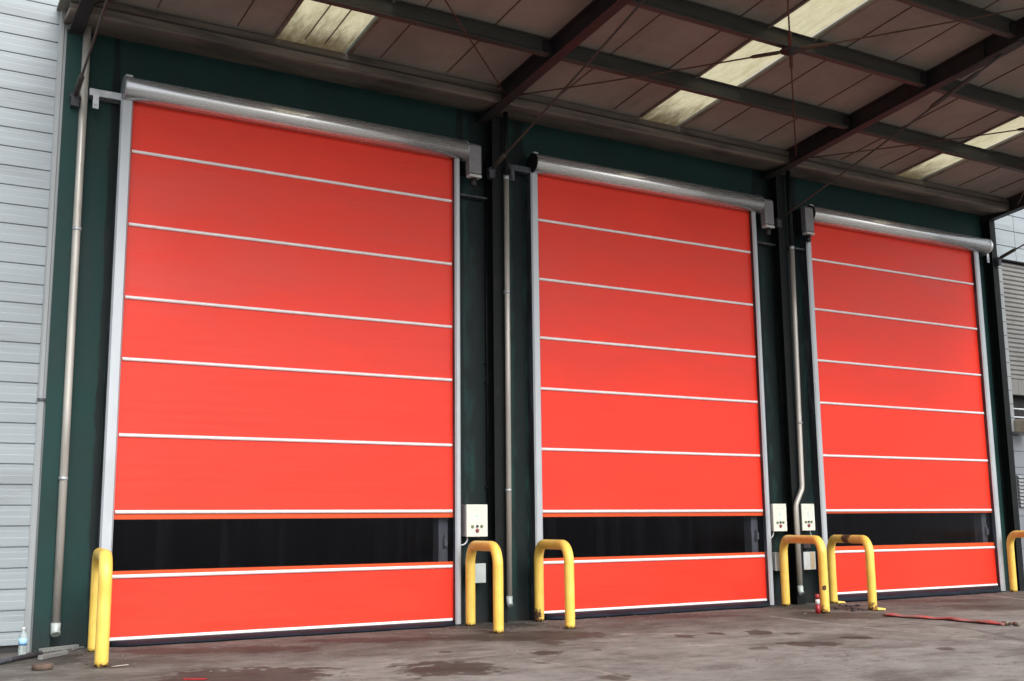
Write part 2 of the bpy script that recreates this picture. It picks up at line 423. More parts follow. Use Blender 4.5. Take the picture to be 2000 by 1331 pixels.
# ------------------------------------------------------------------ main green warehouse
WY = .10          # face of the green wall
T = .30           # wall thickness
DOORS = [  # curtain x0,x1, jamb outer x0,x1
    dict(x0=3.03, x1=7.855, j0=2.86, j1=7.955),
    dict(x0=9.40, x1=14.02, j0=9.25, j1=14.125),
    dict(x0=15.52, x1=20.32, j0=15.38, j1=20.47)]
ZS = [[6.386,5.387,4.409,3.597,2.616,1.645,1.551,.914,.845,.082],
      [6.302,5.323,4.369,3.555,2.600,1.636,1.549,.920,.853,.105],
      [6.356,5.394,4.416,3.619,2.640,1.635,1.583,.985,.885,.140]]
WX0, WX1 = 2.07, 21.07
wh = thing('warehouse', 'dark green painted warehouse wall around the three red doors', 'building', (11.5, WY, 0))
bm = B()
xs = [WX0]
for d in DOORS: xs += [d['x0']-.06, d['x1']+.04]
xs.append(WX1)
for i in range(0, len(xs), 2): box(bm, xs[i], xs[i+1], WY, WY+T, 0, 7.1)
box(bm, WX0, WX1, WY, WY+T, 7.1, 9.6)
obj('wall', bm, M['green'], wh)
bm = B()
box(bm, WX0, WX1, 13.7, 14, 0, 9.6); box(bm, WX0, WX0+.25, WY+T, 13.7, 0, 9.6); box(bm, WX1-.25, WX1, WY+T, 13.7, 0, 9.6)
split_obj('inner_wall', bm, M['interior'], wh)
bm = B(); box(bm, WX0-.1, WX1+.1, WY-.05, 14.1, 9.602, 9.75); obj('roof', bm, M['clad_dark'], wh)
bm = B(); box(bm, WX0+.25, WX1-.25, WY+T, 13.7, .002, .02); obj('floor', bm, M['floor'], wh)

# ------------------------------------------------------------------ roller doors
DL = ['red roller door showing widest of the three, next to the pale grey cladding',
      'middle red roller door, with a downpipe on the wall strip at either side',
      'narrowest looking red roller door, its motor box beside the kinked downpipe']
def rail(bm, x0, x1, y0, y1, z0, z1, left):
    r = .03
    box(bm, x0, x1, y0, y1, z0, z1)
for i, (d, Z) in enumerate(zip(DOORS, ZS)):
    t = thing('roller_door', DL[i], 'door', ((d['x0']+d['x1'])/2, 0, 0), 'red roller doors in the warehouse wall')
    x0, x1 = d['x0'], d['x1']
    def sheet(name, mat, z0, z1, y=0.):
        bm = B(); box(bm, x0-.05, x1+.04, y, y+.006, z0+.0005, z1-.0005)
        return obj(name, bm, mat, t)
    sheet('curtain', M['red'], Z[5], 7.22)
    sheet('hem_strip', M['orange'], Z[6], Z[5]); 
    sheet('window_pane', M['window'], Z[7], Z[6], .004)
    sheet('hem_strip', M['orange'], Z[8], Z[7])
    sheet('curtain', M['red'], Z[9], Z[8])
    for k, z in enumerate(Z):
        if k in (6, 7): continue
        h = .023 if k < 9 else .024
        bm = B()
        prism_x(bm, [(-.010, z-h), (-.024, z-h*.8), (-.032, z-h*.2), (-.032, z+h*.3), (-.022, z+h*.85), (-.010, z+h)], x0+.012, x1-.018)
        obj('stiffener_bar', bm, M['bar'], t)
    # rubber bottom bag
    # rubber bottom bag, slack and bulging outwards, tapering at its ends
    bm = B(); n = 40; rings = []
    for k in range(n+1):
        u = k/n; x = x0+.02+(x1-x0-.035)*u
        e = min(1, min(u*(x1-x0)/.32+.25, (1-u)*(x1-x0)/.45+.25)); e = e*e*(3-2*e)
        bul = (.17+.018*math.sin(x*3.3+i)+.012*math.sin(x*7.9))*e+.035; zt = Z[9]-.016
        ring = [(.02, zt+.006), (-.03, zt+.004), (-.03-bul*.45, zt*.86), (-.03-bul*.85, zt*.55), (-.03-bul, .022), (-.03-bul*.9, .004), (0, .003), (.04, .003)]
        rings.append([bm.verts.new((x, y_, z_)) for y_, z_ in ring])
    for a_, b_ in zip(rings, rings[1:]):
        for q in range(8):
            f = bm.faces.new((a_[q], a_[(q+1) % 8], b_[(q+1) % 8], b_[q])); f.smooth = 1 <= q <= 4
    bm.faces.new(rings[0]); bm.faces.new(rings[-1][::-1])
    obj('bottom_seal', bm, M['rubber'], t)
    # guide rails
    for (a, b, sgn) in ((d['j0'], x0-.012, -1), (x1+.006, d['j1'], 1)):
        bm = B()
        prism_z(bm, [(a+.0, -.075), (a+.022, -.098), (b-.022, -.098), (b, -.075), (b, -.066), (a, -.066)], .02, 7.06)
        gr = obj('guide_rail', bm, M['alu'], t)
        bm = B(); prism_z(bm, [(a+.003, -.064), (b-.003, -.064), (b-.003, WY-.002), (a+.003, WY-.002)], 0.0, 7.04)
        sp = obj('side_plate', bm, M['side'], gr)
    # roll cover
    motor_left = i == 2
    cx0 = d['j0']+.03 if not motor_left else d['j0']+.10
    cx1 = d['j1']+.06 if not motor_left else d['j1']+.20
    cy, cz, r = -.10, 7.205, .158
    bm = B()
    poly = []
    for k in range(29):
        a = -PI*.40 + (PI*1.28)*k/28
        poly.append((cy-r*math.cos(a)*1.05, cz+r*math.sin(a)))
    poly.append((WY-.02, poly[-1][1]-.03)); poly.append((WY-.02, cz-r*.85))
    prism_x(bm, poly, cx0, cx1)
    for f in bm.faces:
        if abs(f.normal.x) < .5 and len(f.verts) == 4: f.smooth = True
    cov = obj('roll_cover', bm, M['roll'], t)
    for xx, dirn in ((cx0, -1), (cx1, 1)):
        if motor_left and dirn == 1:
            bm = B(); lathe(bm, [(.168, 0), (.165, .06), (.15, .085), (.11, .092)], (cx1+.001, cy, cz), 28, 'x'); obj('end_cap', bm, M['roll'], cov)
        else:
            bm = B(); lathe(bm, [(.166, 0), (.166, .014)], (xx-(.015 if dirn < 0 else -.001), cy, cz), 28, 'x')
            obj('end_cap', bm, M['galv'] if i == 0 else M['motor'] if dirn > 0 else M['black'], cov)
    # bolts on the bracket above the cover
    bm = B(); box(bm, cx0+.01, cx0+.10, cy-.02, WY-.003, cz+r+.012, cz+r+.035); obj('top_bracket', bm, M['galv'], t)
    # motor housing
    if motor_left: mx0, mx1 = 15.23, 15.44
    else: mx0, mx1 = cx1+.018, cx1+.235
    bm = B()
    prism_x(bm, [(-.21, 6.80), (-.24, 6.83), (-.24, 7.26), (-.21, 7.30), (-.12, 7.30), (-.12, 6.80)], mx0, mx1)
    mo = obj('motor_housing', bm, M['motor'], t, .006)
    bx('lip', M['white'], mo, mx0+.004, mx1-.004, -.256, -.13, 6.755, 6.796, bevel=.008)
    bx('gear_case', M['black'], mo, mx0+.02, mx1-.02, -.119, WY-.003, 6.86, 7.28)
    bm = B(); lathe(bm, [(.05, 0), (.05, -.10), (.035, -.13)], ((mx0+mx1)/2, -.18, 6.752), 14); obj('shaft', bm, M['black'], mo)
    bx('bracket', M['side'], mo, mx0-.05 if not motor_left else mx0-.22, mx1+.22 if not motor_left else mx1, -.03, WY-.003, 6.50, 6.53)
    # support bracket at the other end
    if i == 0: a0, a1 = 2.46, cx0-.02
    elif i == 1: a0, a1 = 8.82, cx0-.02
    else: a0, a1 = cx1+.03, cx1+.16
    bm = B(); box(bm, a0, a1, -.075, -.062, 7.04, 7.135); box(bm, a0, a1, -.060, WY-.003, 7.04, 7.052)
    sb = obj('support_bracket', bm, M['side'] if i == 1 else M['galv'], t, .003)  # middle door's bracket gets a dark colour for the shadow on it
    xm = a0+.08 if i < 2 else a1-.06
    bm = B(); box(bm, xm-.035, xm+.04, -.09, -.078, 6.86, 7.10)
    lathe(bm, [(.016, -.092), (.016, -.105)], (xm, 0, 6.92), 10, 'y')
    obj('drop_plate', bm, M['side'] if i == 1 else M['galv'], sb)  # same shadow colour on the middle door's plate
    # rail seen through the window on the inside
    bm = B(); box(bm, x1-.17, x1-.02, .12, .30, .4, 3.0); ig = obj('inner_guide', bm, M['jbox_white'], t)
    bm = B(); box(bm, x1-.10, x1-.05, .06, .119, 1.14, 1.26); lathe(bm, [(.022, 1.262), (.022, 1.30), (.012, 1.31)], (x1-.075, .09, 0), 12); obj('latch', bm, M['white'], ig)

# ------------------------------------------------------------------ canopy
SL = .115
def zb(d): return 7.795+SL*d           # rafter underside at distance d from the curtain plane
def zs(d): return 8.10+SL*d           # roof sheet underside
W = 7.0
can = thing('loading_canopy', 'brown sheeted steel loading canopy with rusty rods and dirty skylights above the doors', 'canopy', (11.6, WY, 0))
RX = [2.24, 8.43, 14.55, 20.95]
for x in RX:
    bm = B()
    prism_x(bm, [(WY-.003, zb(-WY)), (-W, zb(W)), (-W, zb(W)+.016), (WY-.003, zb(-WY)+.016)], x-.085, x+.085)
    prism_x(bm, [(WY-.003, zb(-WY)+.017), (-W, zb(W)+.017), (-W, zs(W)-.02), (WY-.003, zs(-WY)-.02)], x-.008, x+.008)
    prism_x(bm, [(WY-.003, zs(-WY)-.019), (-W, zs(W)-.019), (-W, zs(W)-.004), (WY-.003, zs(-WY)-.004)], x-.085, x+.085)
    for d in (4.75, 2.05, 3.67):
        prism_x(bm, [(-d+.006, zb(d)+.018), (-d-.006, zb(d)+.018), (-d-.006, zs(d)-.022), (-d+.006, zs(d)-.022)], x-.08, x-.009)
        prism_x(bm, [(-d+.006, zb(d)+.018), (-d-.006, zb(d)+.018), (-d-.006, zs(d)-.022), (-d+.006, zs(d)-.022)], x+.009, x+.08)
    rf = obj('rafter', bm, M['rafter'], can)
    bm = B()
    prism_x(bm, [(-4.2, zb(4.2)-.022), (-5.35, zb(5.35)-.022), (-5.35, zb(5.35)-.002), (-4.2, zb(4.2)-.002)], x-.10, x+.10)
    obj('stay_plate', bm, M['rafter'], rf)
# purlins between the rafters
for a, b in zip(RX, RX[1:]):
    for d in (2.05, 3.67, 5.29, 6.9):
        zt = zs(d)-.004; z0 = zs(d)-.235; p0, p1 = a+.088, b-.088
        bm = B()
        box(bm, p0, p1, -d-.006, -d+.006, z0, zt)                 # web
        box(bm, p0, p1, -d+.0065, -d+.07, z0, z0+.008)            # bottom flange
        box(bm, p0, p1, -d-.0655, -d-.0065, zt-.012, zt-.004)     # top flange
        box(bm, p0, p1, -d+.062, -d+.07, z0+.0085, z0+.03)        # lip
        prism_x(bm, [(-d-.0065, z0), (-d-.030, z0), (-d-.030, z0+.03), (-d-.0065, z0+.055)], p0, p1)
        pu = obj('purlin', bm, M['dark_steel'], can)
        bm = B()
        for xx in (p0+.001, p1-.101): box(bm, xx, xx+.1, -d-.045, -d-.031, z0+.05, zt-.03)
        split_obj('cleat', bm, M['rafter'], pu)
# eave gutter against the wall
bm = B()
prism_x(bm, [(WY-.004, 7.965), (-.50, 7.903), (-.56, 7.910), (-.575, 7.93), (-.575, 8.150), (-.555, 8.150), (-.555, 7.97), (WY-.004, 8.03)], WX0+.02, WX1-.02)
gu = obj('eave_gutter', bm, M['gutter'], can)
bm = B()
box(bm, WX0+.02, WX1-.02, -.600, -.576, 8.03, 8.05)
split_obj('gutter_strap', bm, M['dark_steel'], gu)
# roof sheets
RXA, RXB = 2.0, 21.12
seams = [2.0, 3.15, 4.22, 4.80, 5.85, 6.34, 7.43, 8.43, 9.42, 10.52, 11.12, 11.98, 12.65, 13.70, 14.75, 15.8, 16.88, 17.45, 18.20, 19.2, 20.2, 21.12]
SKY = [(4.80, 5.85), (11.12, 11.98), (17.45, 18.20)]
bm = B(); bs = B()
for a, b in zip(seams, seams[1:]):
    if (a, b) in SKY: continue
    o = random.uniform(0, .006)
    prism_x(bm, [(WY-.004, zs(-WY)+o), (-W-.12, zs(W+.12)+o), (-W-.12, zs(W+.12)+.04), (WY-.004, zs(-WY)+.04)], a+.004, b-.004)
    prism_x(bs, [(-.66, zs(.66)-.012), (-W-.12, zs(W+.12)-.012), (-W-.12, zs(W+.12)+.039), (-.66, zs(.66)+.039)], b-.0035, b+.0075)
rs = obj('roof_sheet', bm, M['roof'], can); obj('sheet_seam', bs, M['seam'], rs)
for a, b in SKY:
    bm = B(); n = 24
    rows = [[], []]
    for k in range(n+1):
        x = a+.008+(b-a-.016)*k/n; hz = .010*math.cos(k*PI/2)
        rows[0].append(bm.verts.new((x, WY-.004, zs(-WY)+.03+hz))); rows[1].append(bm.verts.new((x, -W-.1, zs(W+.1)+.03+hz)))
    cuts = 8
    for k in range(n):
        bm.faces.new((rows[0][k], rows[0][k+1], rows[1][k+1], rows[1][k]))
    sk = obj('skylight', bm, M['skylight'], can)
    bm = B()
    for xx in ((a+(b-a)*.36, a+(b-a)*.64) if a < 6 else ()):
        prism_x(bm, [(-.66, zs(.66)), (-W, zs(W)), (-W, zs(W)+.018), (-.66, zs(.66)+.018)], xx-.006, xx+.006)
    prism_x(bm, [(-.62, zs(.62)-.03), (-W, zs(W)-.03), (-W, zs(W)+.03), (-.62, zs(.62)+.03)], b+.009, b+.05)
    prism_x(bm, [(-.62, zs(.62)-.03), (-W, zs(W)-.03), (-W, zs(W)+.03), (-.62, zs(.62)+.03)], a-.05, a-.005)
    split_obj('curb', bm, M['gutter'], sk)
# cross bracing
def rod(name, a, b, r, parent, buckle=None, mat=None):
    bm = B(); a = Vector(a); b = Vector(b)
    pts = [a.lerp(b, k/10) for k in range(11)]
    for k, p in enumerate(pts): p.z -= .015*math.sin(PI*k/10)
    tube(bm, pts, r, 8)
    if buckle:
        c0 = a.lerp(b, buckle[0]); c1 = a.lerp(b, buckle[1])
        tube(bm, [c0, c0.lerp(c1, .1), c0.lerp(c1, .9), c1], [r*1.2, r*2.4, r*2.4, r*1.2], 8)
    return obj(name, bm, mat or M['rod'], parent)
for a, b in zip(RX, RX[1:]):
    cx = (a+b)/2-.02; c = (cx, -3.72, 8.215)
    ends = [(a+.06, -.80, 7.95), (b-.06, -.80, 7.95), (a+.06, -6.6, 8.60), (b-.06, -6.6, 8.60)]
    for e in ends:
        dv = (Vector(e)-Vector(c)).normalized()
        rod('brace_rod', Vector(c)+dv*.13, e, .012, can, (.0, .11))
    bm = B()
    lathe(bm, [(.03, -.075), (.05, -.06), (.05, -.012), (.16, -.008), (.16, .008), (.05, .012), (.05, .05), (.03, .055)], c, 10)
    gp = obj('gusset_plate', bm, M['rafter'], can)
# stays from the columns to the rafters
for k, x in enumerate(RX):
    xx = x+.03
    rod('stay_rod', (xx, -.13, 6.93), (xx, -5.0, zb(5.0)-.03), .016, can, (.02, .10) if k != 2 else (.72, .92), M['dark_steel'])
# columns
for k, x in enumerate(RX):
    bm = B(); c0, c1 = (x-.10, x+.10) if k < 3 else (x-.09, x+.09)
    if k in (1, 2): c0 += .18; c1 += .18
    box(bm, c0, c1, -.125, -.113, 0, 7.86); box(bm, (c0+c1)/2-.006, (c0+c1)/2+.006, -.1125, WY-.014, 0, 7.86); box(bm, c0, c1, WY-.0135, WY-.002, 0, 7.86)
    col = obj('column', bm, M['column'] if k else M['green'], can)
    bm = B(); xm = x+.03
    box(bm, xm-.05, xm+.05, -.22, -.126, 6.80, 6.98); lathe(bm, [(.022, 0), (.022, .14)], (xm-.07, -.19, 6.93), 10, 'x')
    obj('stay_cleat', bm, M['side'], col, .006)

# ------------------------------------------------------------------ downpipes
def pipe(label, pts, r, brackets, zj=None):
    p0 = pts[-1]
    t = thing('downpipe', label, 'pipe', (p0[0], p0[1], p0[2]), 'downpipes on the green wall')
    if zj:
        q = pts[0]; p1 = (q[0], q[1], zj)
        bm = B(); tube(bm, [q, (q[0], q[1], zj+.02)], r*.92, 18); obj('upper_pipe', bm, M['column'], t)  # upper length takes the near-black colour of the columns
        bm = B(); lathe(bm, [(r*1.1, -.03), (r*1.1, .03)], p1, 18); obj('collar', bm, M['galv'], t)
        pts = [p1]+pts[1:]
    bm = B(); tube(bm, pts, r, 18); obj('pipe', bm, M['pipe'], t)
    bm = B(); e = Vector(pts[-1]); tube(bm, [e+Vector((0, 0, .09)), e+Vector((0, 0, .0)), e+Vector((0, -.03, -.045))], [r*1.12]*3, 18); obj('shoe', bm, M['jbox'], t)
    for (x, y, z) in brackets:
        bm = B()
        lathe(bm, [(r*1.12, -.02), (r*1.12, .02)], (x, y, z), 16); box(bm, x-.015, x+.015, y+r*1.05, WY-.002, z-.012, z+.012)
        obj('bracket', bm, M['galv'], t)
M['pipe'] = simple('steel_pipe', (.47, .455, .42), .42, .4, .12, 4, (1, 1, .2), dirt=(.33, .30, .25), dirt_amt=.25)
pipe('slim grey downpipe beside the pale grey boarded building', [(2.38, -.15, 8.0), (2.38, -.15, 5.5), (2.385, -.15, 3), (2.39, -.15, .24)], .05, [(2.385, -.15, 5.2), (2.385, -.15, 2.05)])
pipe('straight grey downpipe on the wall strip between the first and middle doors', [(8.72, -.20, 8.0), (8.715, -.20, 4), (8.70, -.20, .30)], .041, [(8.71, -.2, 5.0), (8.705, -.2, 1.95)], 6.85)
pipe('grey downpipe with a kink above the two cream control boxes', [(14.87, -.20, 8.0), (14.85, -.20, 5), (14.81, -.20, 2.06), (14.795, -.20, 2.0), (14.65, -.20, 1.76), (14.635, -.20, 1.70), (14.64, -.20, .24)], .045, [(14.83, -.2, 3.2)], 6.45)
# thin conduits
for lab, pts, zc in (('thin dark cable conduit with clips beside the straight downpipe', [(8.50, WY-.03, 7.2), (8.50, WY-.03, 1.3)], 3.9),
                     ('thin dark cable conduit beside the kinked downpipe', [(14.70, WY-.03, 6.5), (14.70, WY-.03, 1.2)], 3.3)):
    bm = B(); tube(bm, pts, .018, 8)
    for z in (zc, zc-1.9, zc-.3): box(bm, pts[0][0]-.04, pts[0][0]+.04, WY-.05, WY-.002, z-.012, z+.012)
    tag(obj('cable_conduit', bm, M['column']), lab, 'conduit')

# ------------------------------------------------------------------ control boxes
def control(label, x0, x1, z0, z1, side):
    y0 = -.12
    t = thing('control_box', label, 'control box', ((x0+x1)/2, y0, z0), 'cream door control boxes')
    bx('enclosure', M['boxside'], t, x0-.005, x1, y0+.012, WY-.003, z0, z1, bevel=.008)
    fr = bx('front_panel', M['cream'], t, x0, x1+.002, y0-.012, y0+.0105, z0-.004, z1+.004, bevel=.006)
    cx = (x0+x1)/2; w = x1-x0; yf = y0-.0135
    # thin frame line, faded name bar and pictograms
    bm = B()
    for a, b, c, d_ in ((x0+.06, x1-.06, z1-.040, z1-.037), (x1-.063, x1-.060, z0+.03, z1-.042)): box(bm, a, b, yf, y0-.0121, c, d_)
    for k in range(9):
        xx = cx-.02*4.3+.022*k; h = .012 if k else .017
        box(bm, xx, xx+.014, yf, y0-.0121, z1-.085, z1-.085+h)
    obj('print', bm, M['print_grey'], fr)
    bm = B()
    box(bm, cx-.030, cx+.030, yf, y0-.0121, z1-.175, z1-.155)
    prism_x_tri = [(cx-.022, z1-.195), (cx+.022, z1-.195), (cx, z1-.225)]
    a = [bm.verts.new((p[0], yf, p[1])) for p in prism_x_tri]; bm.faces.new(a)
    for k in range(10):
        a0 = 2*PI*k/10; bm.faces.new([bm.verts.new((cx+.028*math.cos(a0+q*.45)*rr, yf, z1-.275+.02*math.sin(a0+q*.45)*rr)) for q, rr in ((0, 1), (1, 1), (1, .75), (0, .75))])
    obj('pictogram', bm, M['print_blue'], fr)
    for k, (dx, dz, mt, r) in enumerate(((-.085, .145, 'knob_green', .019), (0, .148, 'knob', .017), (.080, .148, 'knob_green', .019), (0, .085, 'red_knob', .025))):
        bm = B(); lathe(bm, [(r*1.25, 0), (r*1.25, -.006), (r, -.008), (r*.95, -.022)], (cx+dx*w/.38, y0-.012, z0+dz), 14, 'y'); obj('button', bm, M[mt], fr)
    bm = B(); s = side
    pts = []
    xs_ = x0+.05 if s < 0 else x1-.06
    for k in range(9):
        a = PI*.5*k/8
        pts.append((xs_+s*.09*(1-math.cos(a)), -.06, z0-.02-.10*math.sin(a)))
    pts = [(xs_, -.06, z0)] + pts + [(xs_+s*.17, -.06, z0-.125)]
    tube(bm, pts, .010, 8)
    obj('cable', bm, M['cable'], t)
    return t
control('cream control box above the grey junction box and a yellow hoop, largest of three', 8.02, 8.375, 1.27, 1.735, -1)
control('cream control box between the middle door and the kinked downpipe', 14.15, 14.465, 1.28, 1.75, -1)
control('cream control box between the kinked downpipe and the narrowest looking door', 14.84, 15.155, 1.285, 1.75, 1)
def jbox(label, x0, x1, z0, z1, mat, extra=None):
    t = thing('junction_box', label, 'junction box', ((x0+x1)/2, -.05, z0), 'small junction boxes low on the wall')
    bx('body', mat, t, x0, x1, -.07, WY-.003, z0, z1, bevel=.006)
    bx('lid', mat, t, x0-.006, x1+.006, -.088, -.071, z0-.006, z1+.006, bevel=.004)
    bm = B(); lathe(bm, [(.018, 0), (.018, .03), (.012, .035)], (x0+(x1-x0)*.6, -.0, z1), 12)
    tube(bm, [(x0+(x1-x0)*.6, 0, z1+.03), (x0+(x1-x0)*.4, 0, z1+.12), (x0+(x1-x0)*.1, .01, z1+.22), (x0-.02, .01, z1+.36)], .008, 8)
    obj('cable_gland', bm, M['black'], t)
    if extra: extra(t)
jbox('grey metal junction box below the largest control box, seen through a hoop', 8.12, 8.36, .60, .87, M['jbox'])
jbox('pale junction box half hidden behind the leg of a yellow hoop', 14.19, 14.47, .60, .91, M['jbox_white'])
jbox('pale junction box with a tan strip beside the kinked downpipe', 14.88, 15.16, .60, .90, M['jbox_white'],
     lambda t: bx('tan_strip', M['tan'], t, 15.04, 15.13, -.094, -.0885, .602, .898))
bm = B(); box(bm, 14.80, 14.895, -.06, WY-.003, .94, 1.04); lathe(bm, [(.035, -.061), (.035, -.08)], (14.847, 0, .99), 14, 'y')
tag(obj('call_point', bm, M['redp'], None, .006), 'small red box on the wall beside the kinked downpipe', 'call point')
bm = B(); box(bm, 14.93, 15.11, -.05, WY-.003, .97, 1.045); lathe(bm, [(.014, -.051), (.014, -.062)], (15.02, 0, 1.0), 10, 'y')
tag(obj('socket_box', bm, M['debris'], None, .006), 'small dark socket box just above the junction box with the tan strip', 'socket')

# ------------------------------------------------------------------ yellow hoops
def hoop(label, far, near, H, r=.071, bend=.24, rusty=None, plates=False):
    c = ((far[0]+near[0])/2, (far[1]+near[1])/2, 0)
    fa = Vector((far[0], far[1], 0)); ne = Vector((near[0], near[1], 0)); u = (ne-fa).normalized(); L = (ne-fa).length
    zt = H-r
    pts = []
    for k in range(16): pts.append(fa+Vector((0, 0, (zt-bend)*k/16)))
    for k in range(13):
        a = PI/2*k/12; pts.append(fa+u*bend*(1-math.cos(a))+Vector((0, 0, zt-bend+bend*math.sin(a))))
    for k in range(1, 12): pts.append(fa+u*(bend+(L-2*bend)*k/12)+Vector((0, 0, zt)))
    for k in range(13):
        a = PI/2*k/12; pts.append(ne-u*bend*(1-math.sin(a))+Vector((0, 0, zt-bend+bend*math.cos(a))))
    for k in range(15, -1, -1): pts.append(ne+Vector((0, 0, (zt-bend)*k/16)))
    bm = B(); tube(bm, pts, r, 28)
    lay = bm.verts.layers.float.new('rust')
    for v in bm.verts:
        f = max(0, 1-v.co.z/.12)*.75
        if rusty:
            for (p, rad, amp) in rusty: f = max(f, amp*max(0, 1-(v.co-Vector(p)).length/rad))
        v[lay] = f
    t = tag(obj('hoop_barrier', bm, M['yellow']), label, 'hoop barrier', 'yellow hoop barriers beside the door rails')
    if plates:
        for p in (fa, ne):
            bm = B()
            for (dx, dy, a, l) in ((.10, -.05, -.4, .09), (-.02, -.10, 1.5, .06)):
                mx = Matrix.Translation(p+Vector((dx, dy, .02))) @ Matrix.Rotation(a, 4, 'Z') @ Matrix.Rotation(.12, 4, 'Y')
                vs = box(bm, -l, l, -.035, .035, -.016, .016)
                for v in vs: v.co = mx @ v.co
            split_obj('base_lug', bm, M['yellow'], t, .005)
    return t, pts
hoop('yellow hoop guard seen almost edge on, its two legs nearly in line', (2.78, -.46), (2.545, -2.10), 1.215)
hoop('yellow hoop guard with a grey junction box showing between its legs', (8.035, -.21), (7.785, -1.44), 1.215, bend=.26)
hoop('yellow hoop guard overlapping the middle door and its rail', (9.19, -.25), (8.93, -1.46), 1.215, rusty=[((9.12, -.27, .1), .25, .9)])
hoop('yellow hoop guard in front of the kinked downpipe with a dark hole in its leg', (14.28, -.20), (13.625, -1.73), 1.215, rusty=[((13.575, -1.782, .40), .05, 2.4), ((13.6, -1.72, .05), .22, .8)])
hoop('yellow hoop guard with a rusty scuff across its top bar', (15.39, -.25), (14.68, -1.76), 1.205, rusty=[((15.03, -1.0, 1.2), .36, 1.25), ((14.68, -1.76, .05), .25, .9)], plates=True)
hoop('yellow hoop guard of which only one leg and part of the top show', (20.53, -.22), (19.9, -1.7), 1.22)

# ------------------------------------------------------------------ grey building on the left
lb = thing('grey_building', 'pale grey horizontally boarded building butting against the green wall', 'building', (-3, 0, 0))
CY = -.05
prof = []
z = .09
pitch = .2475
k = 0
poly = []
while z < 10.5:
    z1 = .25+pitch*k if k else .25
    a = z
    b = z1
    h = b-a
    poly += [(CY-.0155, a), (CY-.0165, a+h*.05), (CY-.0172, a+h*.40), (CY-.0152, a+h*.43), (CY-.0162, a+h*.72), (CY-.0146, a+h*.75), (CY-.0155, b-.014), (CY+.008, b-.012), (CY+.008, b-.001)]
    z = b; k += 1
top = z
poly += [(WY+.2, top), (WY+.2, .09)]
bm = B()
n = len(poly)
va = [bm.verts.new((-9, y, zz)) for y, zz in poly]; vb = [bm.verts.new((2.06, y, zz)) for y, zz in poly]
for i in range(n): bm.faces.new((va[i], va[(i+1) % n], vb[(i+1) % n], vb[i]))
obj('cladding', bm, M['clad'], lb)
bm = B(); prism_z(bm, [(2.045, CY-.032), (2.065, CY-.045), (2.105, CY-.045), (2.115, CY-.03), (2.165, CY-.03), (2.185, CY-.05), (2.20, CY-.05), (2.20, WY-.003), (2.045, WY-.003)], 3.02, top)
obj('corner_trim', bm, M['trim'], lb)
bm = B(); prism_z(bm, [(2.05, CY-.026), (2.08, CY-.036), (2.12, CY-.036), (2.135, CY-.022), (2.20, CY-.022), (2.20, WY-.004), (2.05, WY-.004)], .0, 3.015)
obj('corner_trim', bm, M['trim'], lb)
bx('trim_strap', M['side'], lb, 2.04, 2.21, CY-.055, CY-.046, 3.0, 3.03)
bx('gap_strip', M['black'], lb, -9, 2.045, CY+.03, WY+.2, 0, .088)  # black strip standing in for the dark gap under the boards
bx('body', M['clad_dark'], lb, -9, 2.04, WY+.205, 12, 0, top)
bm = B(); tube(bm, [(2.235, -.05, 1.1), (2.24, -.06, .8), (2.25, -.07, .3), (2.27, -.10, .012), (2.15, -.2, .012)], .009, 8)
tag(obj('loose_cable', bm, M['black']), 'thin black cable hanging down the corner of the grey boarded building', 'cable')
# ------------------------------------------------------------------ grey building on the right
rb = thing('grey_annex', 'grey panelled building with a roller shutter beyond the green wall', 'building', (24, 0, 0))
RY = .06
X0 = 21.09
bm = B()
zz = [7.05, 7.36, 7.72, 8.08, 8.44, 8.8, 9.2, 9.6, 10.2, 10.8, 11.4]
xx = [X0, 21.95, 22.95, 24.0, 25.2, 26.5, 28, 30]
for a, b in zip(zz, zz[1:]):
    for c, d_ in zip(xx, xx[1:]):
        box(bm, c+.006, d_-.006, RY-.012, RY+.02, a+.007, b-.007)
obj('cladding', bm, M['clad'], rb, .004)
bx('backing', M['joint'], rb, X0, 30, RY+.021, RY+.12, 7.05, 11.4)
bm = B(); z = 3.27
while z < 7.0:
    prism_z(bm, [(20.98, RY-.04), (21.0, RY-.065), (21.33, RY-.065), (21.36, RY-.04), (21.36, RY+.02), (20.98, RY+.02)], z, z+.285)
    z += .2955
obj('corner_trim', bm, M['trim'], rb, .006)
bx('trim_core', M['joint'], rb, 21.0, 21.34, RY-.05, RY+.03, 3.26, 7.04)
bm = B(); z = 4.42; pl = []
while z < 6.98:
    pl += [(RY+.10, z), (RY+.075, z+.03), (RY+.082, z+.075), (RY+.10, z+.098)]; z += .1
pl += [(RY+.16, z), (RY+.16, 4.42)]
prism_x(bm, pl, 21.365, 27)
obj('roller_shutter', bm, M['shutter'], rb)
bm = B(); box(bm, 21.365, 27, RY+.05, RY+.16, 4.09, 4.418)
for q in range(3): box(bm, 21.365+.36*q+.355, 21.365+.36*q+.365, RY+.045, RY+.0495, 4.1, 4.41)
obj('shutter_bottom_rail', bm, M['shutter'], rb)
bx('opening', M['black'], rb, 21.365, 27, RY+.4, RY+.5, 3.2, 4.09)  # black panel set back here in place of a dark gap
bm = B(); tube(bm, [(21.365, RY+.2, 3.80), (27, RY+.2, 3.80)], .02, 8); tube(bm, [(21.365, RY+.2, 3.62), (27, RY+.2, 3.62)], .02, 8); split_obj('guard_bar', bm, M['galv'], rb)
bm = B(); z = .15
while z < 3.2:
    box(bm, 21.24, 30, RY+.05, RY+.10, z+.004, min(z+.336, 3.2)); z += .34
obj('lower_wall', bm, M['clad_dark'], rb, .005)
bx('lower_backing', M['joint'], rb, 21.24, 30, RY+.101, RY+.3, 0, 3.25)
